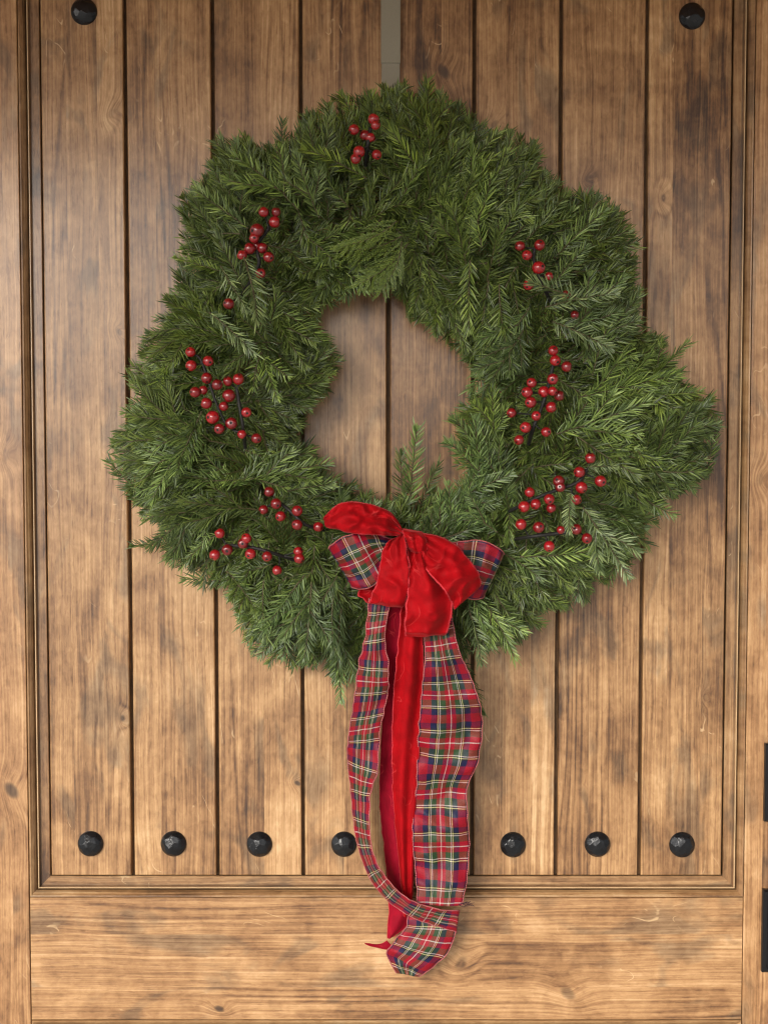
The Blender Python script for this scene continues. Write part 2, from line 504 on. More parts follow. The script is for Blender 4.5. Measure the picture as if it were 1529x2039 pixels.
def moulding(name, side, x0, x1, z0, z1, mat):
    vs_, fs_, gl, we = [], [], [], []
    for (s, d, gz, w) in PROF:
        s *= PX
        if side == 'L':
            vs_ += [(x0 + s, d, z0 + s), (x0 + s, d, z1 - s)]
        elif side == 'R':
            vs_ += [(x1 - s, d, z1 - s), (x1 - s, d, z0 + s)]
        elif side == 'B':
            vs_ += [(x1 - s, d, z0 + s), (x0 + s, d, z0 + s)]
        else:
            vs_ += [(x0 + s, d, z1 - s), (x1 - s, d, z1 - s)]
    for i in range(len(PROF) - 1):
        fs_.append((2 * i, 2 * i + 2, 2 * i + 3, 2 * i + 1))
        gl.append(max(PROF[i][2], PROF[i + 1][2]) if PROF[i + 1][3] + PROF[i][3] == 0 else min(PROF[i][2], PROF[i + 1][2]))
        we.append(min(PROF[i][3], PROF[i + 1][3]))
    ob = mesh_obj(name, vs_, fs_, mat, door)
    for nm, arr in (('glaze', gl), ('wear_highlight', we)):
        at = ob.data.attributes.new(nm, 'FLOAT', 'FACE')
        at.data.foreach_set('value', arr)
    at = ob.data.attributes.new('stave', 'FLOAT', 'FACE')
    at.data.foreach_set('value', [0.1 if i < 9 else 0.6 for i in range(len(fs_))])
    return ob


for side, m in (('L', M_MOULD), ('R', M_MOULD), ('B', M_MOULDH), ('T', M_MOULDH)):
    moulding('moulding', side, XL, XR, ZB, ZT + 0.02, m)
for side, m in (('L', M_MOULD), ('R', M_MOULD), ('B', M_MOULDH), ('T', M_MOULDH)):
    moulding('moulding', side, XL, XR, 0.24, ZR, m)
board('lower_panel', XL + 0.0285, XR - 0.0285, 0.27, ZR - 0.0285, 0.006, 0.0176, M_PLANK, False, [-0.2, 0.05, 0.22], 0.0014, 9)


# hammered nail heads
def nail_mesh(seed):
    """a round head beaten into flat facets: the dome is cut by planes"""
    r = random.Random(seed)
    nseg, nr, R, HT = 44, 16, 0.0157, 0.0105
    facets = []
    for q in range(17):
        ph = 1.12 * math.sqrt((q + 0.35) / 17) + r.uniform(-0.06, 0.06)
        th = q * 2.39996 + r.uniform(-0.35, 0.35)
        facets.append((Vector((math.cos(th) * math.sin(ph), -math.cos(ph), math.sin(th) * math.sin(ph))), r.uniform(0.90, 0.975)))
    vs_, fs_ = [], []
    for j in range(nr + 1):
        ph = math.pi / 2 * (1 - j / nr)
        for i in range(nseg):
            t = 2 * math.pi * i / nseg
            dv = Vector((math.cos(t) * math.sin(ph), -math.cos(ph), math.sin(t) * math.sin(ph)))
            rad = 1.0
            for nn, c in facets:
                e = dv.dot(nn)
                if e > 0.2:
                    rad = min(rad, c / e)
            vs_.append(Vector((dv.x * R * rad, dv.y * HT * rad, dv.z * R * rad)))
    for j in range(nr):
        for i in range(nseg):
            a, b = j * nseg + i, j * nseg + (i + 1) % nseg
            fs_.append((a, b, b + nseg, a + nseg) if j < nr - 1 else (a, b, nr * nseg))
    return vs_, fs_


for i, (px, py) in enumerate([(168, 23), (1377, 32), (181, 1680), (346, 1680), (517, 1681), (685, 1681), (853, 1682),
                              (1021, 1682), (1189, 1681), (1357, 1682)]):
    v, f = nail_mesh(i)
    o = P(px, py, -0.0055)
    mesh_obj('nail_head', [p + Vector((o.x, 0.0062, o.z)) for p in v], f, M_IRON, door, False)

# lock plates on the right stile, mostly outside the picture
for (py0, py1, pxl) in ((1481, 1636, 1521), (1772, 1936, 1516)):
    p0, p1 = P(pxl, py1, 0.006), P(pxl, py0, 0.006)
    x0, x1, z0, z1 = p0.x, p0.x + 0.062, p0.z, p1.z
    b = 0.002
    vs_, fs_ = [], []
    rings = [(0, 0.0005), (0, -0.006), (b, -0.008), (0.005, -0.008), (0.006, -0.007), (0.009, -0.007)]
    for (ins, y) in rings:
        vs_ += [(x0 + ins, y, z0 + ins), (x1 - ins, y, z0 + ins), (x1 - ins, y, z1 - ins), (x0 + ins, y, z1 - ins)]
    for j in range(len(rings) - 1):
        for i in range(4):
            fs_.append((j * 4 + i, j * 4 + (i + 1) % 4, j * 4 + 4 + (i + 1) % 4, j * 4 + 4 + i))
    fs_.append(tuple(range(len(vs_) - 4, len(vs_))))
    mesh_obj('lock_plate', vs_, fs_, M_BLACK, door)

# ------------------------------------------------------------------ hanger strip over the door
hroot = thing('wreath_hanger', P(778, 230, 0.004), 'flat taupe metal over-door hanger strip above the wreath', 'hanger')


def strip(name, x0, x1, z0, z1, y, t):
    b = 0.0006
    vs_, fs_ = [], []
    for (ins, yy) in ((0, y + t), (0, y + b), (b, y)):
        vs_ += [(x0 + ins, yy, z0 + ins), (x1 - ins, yy, z0 + ins), (x1 - ins, yy, z1 - ins), (x0 + ins, yy, z1 - ins)]
    for j in range(2):
        for i in range(4):
            fs_.append((j * 4 + i, j * 4 + (i + 1) % 4, j * 4 + 4 + (i + 1) % 4, j * 4 + 4 + i))
    fs_.append((8, 9, 10, 11))
    return mesh_obj(name, vs_, fs_, M_HANG, hroot)


strip('upper_strip', P(758.5, 60, 0.0025).x, P(797.5, 60, 0.0025).x, P(778, 125.5, 0.0025).z, 2.402, -0.0025, 0.002)
strip('lower_strip', P(759.5, 60, 0.0015).x, P(796.5, 60, 0.0015).x, P(778, 400, 0.0015).z, P(778, 90, 0.001).z, -0.0012, 0.0012)
hk0 = P(778, 400, 0.0012)

# ------------------------------------------------------------------ wreath
OUT = [(790, 165), (850, 170), (905, 190), (940, 215), (965, 262), (1005, 258), (1042, 262), (1078, 300), (1095, 345), (1115, 385),
       (1165, 378), (1205, 390), (1240, 430), (1275, 470), (1272, 540), (1277, 610), (1272, 655), (1305, 668), (1335, 720),
       (1380, 772), (1418, 775), (1428, 840), (1434, 880), (1408, 915), (1402, 965), (1345, 985), (1310, 1015), (1300, 1070),
       (1252, 1112), (1235, 1150), (1175, 1182), (1120, 1216), (1065, 1240), (1050, 1288), (985, 1308), (930, 1300), (870, 1330),
       (780, 1340), (720, 1360), (690, 1385), (650, 1342), (600, 1325), (530, 1322), (490, 1292), (470, 1212), (430, 1172), (380, 1160), (330, 1112),
       (288, 1085), (325, 1050), (270, 1022), (250, 970), (224, 930), (220, 858), (262, 850), (262, 800), (234, 742), (275, 690),
       (330, 650), (328, 600), (345, 560), (370, 510), (355, 440), (358, 380), (420, 350), (424, 288), (480, 258), (520, 290),
       (570, 270), (620, 225), (665, 183), (720, 195), (760, 175)]
INN = [(640, 600), (690, 588), (740, 602), (775, 575), (815, 600), (800, 650), (850, 657), (905, 682), (938, 745), (952, 780),
       (922, 812), (893, 855), (920, 885), (930, 940), (905, 962), (860, 980), (815, 985), (770, 1000), (705, 968), (655, 945), (640, 905),
       (600, 880), (612, 822), (662, 792), (640, 770), (678, 742), (662, 690), (640, 650)]
CX, CY = 785.0, 780.0


def polar(poly):
    n = 720
    res = np.zeros(n)
    for i in range(n):
        t = 2 * math.pi * i / n
        dx, dy = math.cos(t), math.sin(t)
        best = 0
        for (ax, ay), (bx, by) in zip(poly, poly[1:] + poly[:1]):
            ax, ay, bx, by = ax - CX, ay - CY, bx - CX, by - CY
            den = dx * (by - ay) - dy * (bx - ax)
            if abs(den) < 1e-9:
                continue
            r = (ax * (by - ay) - ay * (bx - ax)) / den
            u = (ax * dy - ay * dx) / den
            if 0 <= u <= 1 and r > best:
                best = r
        res[i] = best
    return res


R_OUT, R_IN = polar(OUT), polar(INN)


def rr(tab, t):
    return tab[int(round(t / (2 * math.pi) * 720)) % 720]


def depth_at(px, py):
    t = math.atan2(py - CY, px - CX) % (2 * math.pi)
    r = math.hypot(px - CX, py - CY)
    a, b = rr(R_IN, t), rr(R_OUT, t)
    s = min(max((r - a) / (b - a), 0.0), 1.0)
    return 0.022 + 0.068 * max(0.0, math.sin(math.pi * s)) ** 0.75


wreath = thing('wreath', P(CX, 1340, 0.02), 'round green fir Christmas wreath hanging on the plank door', 'wreath')


# --- sprig variants
class Geo:
    def __init__(s):
        s.v, s.f, s.m, s.t = [], [], [], []

    def needle(s, b, d, up, L, w, curl, tone):
        side = d.cross(up)
        if side.length < 1e-5:
            return
        side.normalize()
        up2 = side.cross(d)
        o = len(s.v)
        for (t, ww) in ((0.0, 0.45), (0.35, 1.0), (0.75, 0.85)):
            c = b + d * (L * t) + curl * (L * t * t)
            s.v += [c - side * (w * ww), c + up2 * (w * ww * 0.35), c + side * (w * ww)]
        s.v.append(b + d * L + curl * L)
        s.t += [tone * 0.7] * 3 + [tone] * 3 + [min(1, tone * 1.05)] * 3 + [min(1, tone * 1.15)]  # needles darker at the root: shade between them put into the tone
        for j in (0, 3):
            s.f += [(o + j, o + j + 1, o + j + 4, o + j + 3), (o + j + 1, o + j + 2, o + j + 5, o + j + 4)]
        s.f += [(o + 6, o + 7, o + 9), (o + 7, o + 8, o + 9)]
        s.m += [0] * 6

    def tube(s, pts, r0, r1, n=5, mat=1):
        o = len(s.v)
        m = len(pts)
        for i, p in enumerate(pts):
            d = (pts[min(i + 1, m - 1)] - pts[max(i - 1, 0)])
            d.normalize()
            u = d.orthogonal().normalized()
            w = d.cross(u)
            r = r0 + (r1 - r0) * i / (m - 1)
            for q in range(n):
                t = 2 * math.pi * q / n
                s.v.append(p + (u * math.cos(t) + w * math.sin(t)) * r)
                s.t.append(0.5)
        for i in range(m - 1):
            for q in range(n):
                a, b = o + i * n + q, o + i * n + (q + 1) % n
                s.f.append((a, b, b + n, a + n))
                s.m.append(mat)

    def twig(s, r, b, d, nrm, L, nl, bend=0.0, density=1.0, flat=0.6):
        """a twig with needles; b base, d direction, nrm the side that faces out"""
        side = nrm.cross(d).normalized()
        npt = 9
        pts = [b + d * (L * i / (npt - 1)) + side * (bend * L * (i / (npt - 1)) ** 2) + nrm * (0.06 * L * math.sin(i / (npt - 1) * 2.4)) for i in range(npt)]
        s.tube(pts, 0.0010, 0.0005)
        sp = 0.0027 / density
        cnt = max(8, int(L / sp))
        sweep0 = r.uniform(0.85, 1.15)
        for i in range(cnt):
            f = (i + r.random() * 0.6) / cnt
            q = f * (npt - 1)
            j = min(int(q), npt - 2)
            p = pts[j].lerp(pts[j + 1], q - j)
            tg = (pts[j + 1] - pts[j]).normalized()
            sd = nrm.cross(tg).normalized()
            ln = nl * (0.55 + 0.55 * math.sin(min(1.0, f * 1.15 + 0.15) * 2.5)) * r.uniform(0.82, 1.15)
            for sgn in (-1, 1):
                if r.random() < 0.06:
                    continue
                sw = sweep0 - 0.45 * max(0, f - 0.55) / 0.45 + r.uniform(-0.16, 0.16)
                lift = r.uniform(-0.15, flat + 0.2)
                dd = (tg * math.cos(sw) + (sd * sgn * math.cos(lift) + nrm * math.sin(lift)) * math.sin(sw)).normalized()
                curl = (tg * 0.30 + nrm * r.uniform(-0.15, 0.22)) * r.uniform(0.3, 1.4)
                s.needle(p, dd, (nrm + sd * r.uniform(-0.5, 0.5)).normalized(), ln, r.uniform(0.00056, 0.00082), curl, min(1, max(0, r.gauss(0.40 + 0.18 * f, 0.24))))
            if r.random() < 0.55:
                az = r.uniform(-1.1, 1.1)
                sw = r.uniform(0.5, 0.9)
                dd = (tg * math.cos(sw) + (nrm * math.cos(az) + sd * math.sin(az)) * math.sin(sw)).normalized()
                s.needle(p, dd, sd if abs(az) < 0.3 else nrm, ln * 0.8, r.uniform(0.00055, 0.0008), tg * 0.2, min(1, max(0, r.gauss(0.58, 0.17))))
        for i in range(5):
            tg = (pts[-1] - pts[-2]).normalized()
            dd = (tg + side * r.uniform(-0.6, 0.6) + nrm * r.uniform(-0.1, 0.5)).normalized()
            s.needle(pts[-1], dd, nrm, nl * r.uniform(0.4, 0.65), 0.0007, Vector((0, 0, 0)), r.uniform(0.4, 0.9))
        return pts


def sprig_geo(seed, kind):
    r = random.Random(seed)
    gq = Geo()
    X, Z = Vector((1, 0, 0)), Vector((0, 0, 1))
    nl = r.uniform(0.0126, 0.0164)
    if kind == 0:          # single twig
        L = r.uniform(0.055, 0.075)
        gq.twig(r, Vector(), X, Z, L, nl, r.uniform(-0.18, 0.18))
    elif kind == 1:        # forked
        L = r.uniform(0.075, 0.09)
        pts = gq.twig(r, Vector(), X, Z, L, nl, r.uniform(-0.12, 0.12))
        for sgn in (-1, 1):
            a = r.uniform(0.6, 0.85) * sgn
            b = pts[2 + (sgn > 0)]
            dd = (X * math.cos(a) + Vector((0, 1, 0)) * math.sin(a) + Z * r.uniform(-0.15, 0.25)).normalized()
            gq.twig(r, b, dd, (Z + Vector((0, r.uniform(-.3, .3), 0))).normalized(), L * r.uniform(0.45, 0.62), nl * 0.95, -0.15 * sgn)
    else:                  # spray
        L = r.uniform(0.095, 0.115)
        pts = gq.twig(r, Vector(), X, Z, L, nl, r.uniform(-0.1, 0.1))
        for i in range(4):
            sgn = -1 if i % 2 else 1
            a = r.uniform(0.6, 0.85) * sgn
            b = pts[1 + i]
            dd = (X * math.cos(a) + Vector((0, 1, 0)) * math.sin(a) + Z * r.uniform(-0.15, 0.3)).normalized()
            gq.twig(r, b, dd, (Z + Vector((0, r.uniform(-.35, .35), 0))).normalized(), L * r.uniform(0.36, 0.55) * (1 - 0.09 * i), nl * 0.95, -0.15 * sgn)
    return gq


def cedar_geo(seed):
    """flat lacy spray of a softer conifer"""
    r = random.Random(seed)
    gq = Geo()
    X, Y, Z = Vector((1, 0, 0)), Vector((0, 1, 0)), Vector((0, 0, 1))
    L = 0.10
    pts = [X * (L * i / 8) + Y * (0.006 * math.sin(i * 0.5)) for i in range(9)]
    gq.tube(pts, 0.0011, 0.0006)
    for i in range(17):
        f = i / 17
        sgn = 1 if i % 2 else -1
        b = pts[min(int(f * 8), 7)].lerp(pts[min(int(f * 8) + 1, 8)], f * 8 % 1)
        a = r.uniform(0.42, 0.62) * sgn
        dd = (X * math.cos(a) + Y * math.sin(a) + Z * r.uniform(-0.05, 0.15)).normalized()
        l2 = 0.048 * (1 - 0.6 * f) * r.uniform(0.75, 1.1)
        p2 = [b + dd * (l2 * q / 5) + X * (0.12 * l2 * (q / 5) ** 2) for q in range(6)]
        gq.tube(p2, 0.0009, 0.0005, 4, 0)
        for q in range(14):
            u = q / 14
            bb = p2[min(int(u * 5), 4)].lerp(p2[min(int(u * 5) + 1, 5)], u * 5 % 1)
            a2 = a + (0.5 if q % 2 else -0.5)
            d2 = (X * math.cos(a2) + Y * math.sin(a2) + Z * r.uniform(-0.1, 0.25)).normalized()
            gq.needle(bb, d2, Z, r.uniform(0.004, 0.008) * (1.1 - 0.5 * u), 0.0006, dd * 0.2, min(1, max(0, r.gauss(0.6, 0.15))))
    return gq


def geo_mesh(name, gq):
    me = bpy.data.meshes.new(name)
    me.from_pydata([tuple(v) for v in gq.v], [], gq.f)
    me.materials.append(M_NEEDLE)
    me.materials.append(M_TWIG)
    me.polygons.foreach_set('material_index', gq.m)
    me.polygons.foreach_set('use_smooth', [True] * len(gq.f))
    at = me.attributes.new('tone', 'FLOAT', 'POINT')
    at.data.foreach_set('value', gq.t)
    me.update()
    return me


KINDS = [0] * 6 + [1] * 9 + [2] * 9
GEOS = [sprig_geo(500 + i, k) for i, k in enumerate(KINDS)]
SPM = [geo_mesh('fir_sprig', gq) for gq in GEOS]
GEO_LEN = [max(v.x for v in gq.v) for gq in GEOS]
BY_KIND = {k: [i for i, kk in enumerate(KINDS) if kk == k] for k in (0, 1, 2)}


def sprig_matrix(px, py, ang, d, rise, tiltn, scale):
    """base pixel, image angle (0 right, 90 up), depth, lift of the tip towards the viewer"""
    X = Vector((math.cos(ang) * math.cos(rise), -math.sin(rise), math.sin(ang) * math.cos(rise)))
    nrm = Vector((tiltn[0], -1.0, tiltn[1]))
    Zv = (nrm - X * nrm.dot(X)).normalized()
    Y = Zv.cross(X)
    m = Matrix((X, Y, Zv)).transposed().to_4x4()
    return Matrix.Translation(P(px, py, d)) @ m @ Matrix.Scale(scale, 4)


def green(r, px, py, light=1.0):
    """the dye of one sprig: warmer at the top of the wreath, bluer in some bunches"""
    b = noise.noise(Vector((px / 190.0, py / 190.0, 3.1)))
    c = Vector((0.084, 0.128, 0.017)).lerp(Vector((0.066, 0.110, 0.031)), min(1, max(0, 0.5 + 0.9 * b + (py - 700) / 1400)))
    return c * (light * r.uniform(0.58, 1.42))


placed = []          # (importance, geo index, matrix, colour)
rs = random.Random(77)
berry_px = []


GVA = [np.array([tuple(v) for v in gq.v]) for gq in GEOS]


def to_px(m, gi):
    a = np.array(m)
    w = GVA[gi][::3] @ a[:3, :3].T + a[:3, 3] - np.array(CAM)
    f = w @ np.array(FWD)
    return W / 2 + FPX * w[:, 0] / f, H / 2 - FPX * (w @ np.array(UPV)) / f


def outside(m, gi, slack):
    x, y = to_px(m, gi)
    t = np.arctan2(y - CY, x - CX) % (2 * np.pi)
    r = np.hypot(x - CX, y - CY)
    i = np.round(t / (2 * np.pi) * 720).astype(int) % 720
    return float(np.mean((r > R_OUT[i] + slack) | (r < R_IN[i] - slack)))


def hits(m, gi):
    x, y = to_px(m, gi)
    n = 0
    for (bx, by, br) in KEEP_CLEAR:
        n += int(np.sum((x - bx) ** 2 + (y - by) ** 2 < (br - 5) ** 2))
    return n


def add_sprig(px, py, ang, kind, d, rise, imp, light=1.0, scale=None, tip=False, limit=None, clear=False, slack=5):
    """base (or tip) pixel; limit = share of the needles that may stand outside the wreath's outline"""
    gi = rs.choice(BY_KIND[kind])
    sc = scale or rs.uniform(0.85, 1.12)
    tn = (rs.uniform(-0.6, 0.6), rs.uniform(-0.4, 0.65))
    if tip:
        L = GEO_LEN[gi] * sc / PX * math.cos(rise) * 1.02
        px, py = px - math.cos(ang) * L, py + math.sin(ang) * L
    m = sprig_matrix(px, py, ang, d, rise, tn, sc)
    if limit is not None and outside(m, gi, slack) > limit:
        return False
    if clear and hits(m, gi) > 14:
        return False
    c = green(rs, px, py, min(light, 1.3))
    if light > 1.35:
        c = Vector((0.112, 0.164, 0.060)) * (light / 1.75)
    placed.append((imp + rs.random() * 0.2, gi, m, c))
    return True


def edge_sprigs(tab, n, outward, kinds, d0, imp, inset, spread, limit):
    for i in range(n):
        for attempt in range(14):
            t = 2 * math.pi * (i + rs.uniform(-0.5, 0.5)) / n
            t %= 2 * math.pi
            kind = rs.choice(kinds) if attempt < 8 else 0
            ro = rr(tab, t) + (-inset if outward else inset) * rs.uniform(0.0, 1.0)
            tipx, tipy = CX + ro * math.cos(t), CY + ro * math.sin(t)
            a = (t if outward else t + math.pi) + rs.gauss(0.0, spread)
            if add_sprig(tipx, tipy, -a, kind, d0 + rs.uniform(0, 0.018), rs.uniform(-0.12, 0.16), imp, 1.0, None, True, limit):
                break


PICKS = [
    ('pick of red berries at the very top of the wreath', [(728, 330), (732, 290), (738, 255)],
     [(744, 237, 10.5), (748, 249, 10), (705, 258, 11), (726, 269, 9.5), (737, 274, 9.5), (715, 302, 11), (708, 316, 10), (750, 308, 10.5)]),
    ('pick of red berries on the upper left of the wreath, partly under pale fir tips', [(480, 590), (515, 530), (512, 490), (535, 455)],
     [(525, 422, 10.5), (550, 422, 10), (547, 442, 11), (512, 459, 13), (506, 474, 10), (497, 495, 11), (511, 490, 9), (523, 494, 11),
      (482, 508, 10.5), (535, 512, 10.5), (519, 544, 11), (456, 605, 11)]),
    ('largest forked pick of red berries on the left side of the wreath', [(489, 892), (484, 850), (476, 800), (472, 775)],
     [(380, 701, 10.5), (381, 728, 11), (415, 719, 11), (412, 753, 12), (433, 766, 10.5), (454, 759, 10), (475, 755, 11), (389, 781, 11),
      (405, 777, 9), (411, 803, 11), (456, 788, 12.5), (446, 809, 10), (424, 831, 13), (461, 843, 12), (437, 854, 11), (491, 821, 11),
      (482, 865, 9.5), (511, 873, 11)]),
    ('pick of red berries just left of the velvet bow', [(655, 1058), (610, 1045), (575, 1015), (550, 995)],
     [(536, 979, 10.5), (550, 1003, 10.5), (525, 1015, 9.5), (559, 1028, 11.5), (592, 1017, 10.5), (592, 1045, 11), (634, 1049, 9.5)]),
    ('lowest pick of red berries on the left half of the wreath', [(600, 1120), (540, 1100), (500, 1090), (450, 1085)],
     [(438, 1062, 10.5), (428, 1105, 10.5), (453, 1095, 11), (491, 1072, 10), (484, 1082, 10.5), (499, 1103, 11), (532, 1108, 10.5),
      (552, 1136, 9.5), (594, 1098, 9.5), (596, 1112, 11)]),
    ('pick of red berries high on the right, half buried in pale fir', [(1095, 600), (1075, 555), (1062, 515), (1065, 495)],
     [(1035, 490, 10.5), (1074, 488, 11), (1049, 508, 10.5), (1072, 533, 12), (1093, 550, 9), (1052, 567, 10), (1127, 587, 9), (1144, 627, 9)]),
    ('tall pick of red berries on the right side of the wreath', [(1052, 884), (1062, 850), (1082, 800), (1098, 740), (1104, 715)],
     [(1101, 698, 10.5), (1105, 718, 10.5), (1128, 730, 10.5), (1100, 755, 12), (1058, 762, 10), (1049, 781, 11.5), (1082, 780, 11),
      (1100, 779, 10), (1113, 788, 11), (1056, 801, 12), (1097, 811, 11), (1018, 822, 10.5), (1067, 828, 10.5), (1046, 851, 12),
      (1087, 860, 10.5), (1033, 876, 10)]),
    ('wide pick of red berries on the lower right of the wreath', [(1010, 1020), (1060, 995), (1110, 975), (1150, 960), (1168, 935)],
     [(1175, 912, 10.5), (1153, 940, 11), (1112, 958, 12.5), (1115, 970, 10.5), (1195, 958, 11), (1157, 971, 11.5), (1054, 980, 10.5),
      (1147, 995, 11), (1093, 994, 11), (1043, 1009, 11.5), (1066, 1004, 10.5), (1097, 1012, 10)]),
    ('lowest pick of red berries on the right, above the plaid loop', [(1015, 1075), (1060, 1068), (1110, 1062), (1150, 1058)],
     [(1037, 1044, 10.5), (1072, 1050, 12), (1116, 1055, 9), (1147, 1054, 11.5), (1168, 1072, 11), (1093, 1088, 10.5)])]


KEEP_CLEAR = [(x, y, r + 9) for (_, _, bs) in PICKS for (x, y, r) in bs]
KEEP_CLEAR += [(x, y, 30) for x in range(735, 940, 30) for y in range(1200, 1345, 30)]


# back layers, then edges, then the full face of the wreath
edge_sprigs(R_OUT, 90, True, (1, 2), 0.016, 0.4, 22, 0.42, 0.05)
edge_sprigs(R_OUT, 110, True, (0, 1, 2), 0.030, 0.9, 8, 0.40, 0.06)
edge_sprigs(R_OUT, 46, True, (0, 0, 1), 0.026, 0.95, -10, 0.55, 0.20)
edge_sprigs(R_IN, 50, False, (0, 1), 0.018, 0.5, 14, 0.5, 0.06)
edge_sprigs(R_IN, 46, False, (0, 0, 1), 0.034, 0.8, 5, 0.5, 0.08)
edge_sprigs(R_IN, 20, False, (0,), 0.026, 0.95, -14, 0.6, 0.25)


def face_layer(n, imp, dd, kinds, lo, hi, light=1.0):
    k, miss, gap, mids = 0, 0, 62.0, []
    while k < n:
        t = rs.random() * 2 * math.pi
        a0, b0 = rr(R_IN, t), rr(R_OUT, t)
        s = math.sqrt(rs.uniform(lo, hi))
        r = a0 + (b0 - a0) * s
        if rs.random() > r / 640.0:
            continue
        px, py = CX + r * math.cos(t), CY + r * math.sin(t)
        kind = rs.choice(kinds)
        L = {0: 0.072, 1: 0.09, 2: 0.112}[kind] / PX
        out = 1 if s > 0.40 + rs.uniform(-0.18, 0.18) else -1
        flow = 1.5 * noise.noise(Vector((px / 120.0, py / 120.0, 7.7 + imp)))
        a = (t if out > 0 else t + math.pi) + flow + rs.gauss(0.0, 0.35)
        tx, ty = px + math.cos(a) * L * 0.97, py + math.sin(a) * L * 0.97
        miss += 1
        if miss > 30000:
            break
        near = min(((px + tx) / 2 - x) ** 2 + ((py + ty) / 2 - y) ** 2 for (x, y) in mids) if mids else 1e9
        if near < gap * gap:
            gap *= 0.997
            continue
        d = depth_at(px, py)
        d2 = depth_at(tx, ty)
        rise = math.atan2((d2 - d) * 0.8, L * PX) + rs.uniform(-0.05, 0.42)
        if add_sprig(px, py, -a, kind, d * dd + rs.uniform(-0.012, 0.010), rise, imp, light, None, False, 0.03, dd > 0.75):
            mids.append(((px + tx) / 2, (py + ty) / 2))
            k += 1


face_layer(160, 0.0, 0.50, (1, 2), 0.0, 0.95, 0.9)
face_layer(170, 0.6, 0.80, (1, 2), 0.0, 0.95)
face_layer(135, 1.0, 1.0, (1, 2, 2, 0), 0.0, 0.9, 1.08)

# wherever the door would still show through the ring, tuck in another sprig
CELL = 11
for rounds in range(4):
    grid = np.zeros((int(H / CELL) + 2, int(W / CELL) + 2), dtype=int)
    for (_, gi, m, c) in placed:
        x, y = to_px(m, gi)
        np.add.at(grid, ((y / CELL).astype(int), (x / CELL).astype(int)), 1)
    for gy in range(10, 130):
        for gx_ in range(16, 132):
            if grid[gy, gx_] >= 9:
                continue
            px, py = (gx_ + 0.5) * CELL, (gy + 0.5) * CELL
            t = math.atan2(py - CY, px - CX) % (2 * math.pi)
            r_ = math.hypot(px - CX, py - CY)
            a0, b0 = rr(R_IN, t), rr(R_OUT, t)
            if not a0 + 14 < r_ < b0 - 14:
                continue
            for attempt in range(6):
                a = rs.uniform(0, 6.283)
                if add_sprig(px - math.cos(a) * 55, py + math.sin(a) * 55, a, 1, 0.55 * depth_at(px, py), 0.1, 0.3, 1.0, 0.9, False, 0.03):
                    grid[gy - 2:gy + 3, gx_ - 2:gx_ + 3] += 9
                    break

# sprigs one can single out in the photograph: base, image angle, kind, depth, light
SPECIAL = [
    (816, 1012, 90, 0, 0.050, 1.15, 1.25), (806, 1020, 100, 0, 0.044, 1.05, 1.0), (832, 1020, 74, 0, 0.044, 1.05, 0.95), (486, 512, -76, 0, 0.135, 1.75, 1.2), (440, 530, -55, 0, 0.110, 1.7, 0.95), (418, 622, -36, 0, 0.125, 1.75, 1.05),
    (440, 540, 168, 0, 0.100, 1.3, 0.7), (1136, 982, -98, 0, 0.132, 1.9, 0.62), (1168, 930, 6, 0, 0.118, 1.6, 0.55),
    (1165, 600, 165, 0, 0.134, 1.5, 1.05), (1085, 612, 15, 0, 0.130, 1.45, 1.05), (1100, 640, -20, 0, 0.122, 1.4, 1.0),
    (1160, 1010, -55, 1, 0.118, 1.6, 1.1), (985, 890, 98, 1, 0.075, 1.25, 0.8),
    (1010, 890, 160, 0, 0.080, 1.2, 0.95), (620, 1160, -92, 1, 0.100, 1.2, 1.1), (664, 1185, -92, 0, 0.095, 1.2, 0.95),
    (930, 1205, -72, 0, 0.100, 1.4, 0.95), (960, 1190, -58, 1, 0.090, 1.2, 0.85), (668, 1272, -80, 0, 0.05, 1.1, 0.98),
    (1300, 880, 32, 2, 0.055, 1.2, 0.78), (1300, 862, 6, 1, 0.06, 1.25, 0.85), (1270, 780, 50, 1, 0.06, 1.2, 0.85),
    (378, 1080, 188, 0, 0.035, 1.1, 0.9), 
    (880, 1010, 30, 1, 0.085, 1.2, 1.0), (960, 1000, 100, 1, 0.085, 1.2, 1.1),
    (1000, 960, 130, 1, 0.085, 1.2, 1.1), (925, 1320, -65, 0, 0.02, 0.85, 0.85)]
for (px, py, ad, kind, d, lt, sc) in SPECIAL:
    add_sprig(px, py, math.radians(ad), kind, d, 0.05, 9.0, lt, sc)
for (_, gi, m, c) in []:
    pass

placed.sort(key=lambda q: -q[0])
LEAD = placed[:300]
REST = placed[300:]
WL = Matrix.Translation(wreath.location).inverted()
for (_, gi, m, c) in LEAD:
    ob = bpy.data.objects.new('fir_sprig', SPM[gi])
    COL.objects.link(ob)
    ob.parent = wreath
    ob.matrix_parent_inverse = WL
    ob.matrix_basis = m
    ob.color = (c.x, c.y, c.z, 1)
# cedar sprays
for i, (px, py, ad, sc) in enumerate([(800, 470, 196, 0.72), (812, 485, 222, 0.74), (800, 480, 250, 0.62), (790, 440, 208, 0.66)]):
    me = geo_mesh('cedar_spray', cedar_geo(40 + i))
    ob = bpy.data.objects.new('cedar_spray', me)
    COL.objects.link(ob)
    ob.parent = wreath
    ob.matrix_parent_inverse = WL
    ob.matrix_basis = sprig_matrix(px, py, math.radians(ad), 0.108 + 0.004 * i, 0.04, (0.1, 0.25), sc)
    ob.color = (0.082, 0.128, 0.018, 1)
    ob['label'] = 'yellow-green lacy cedar spray'
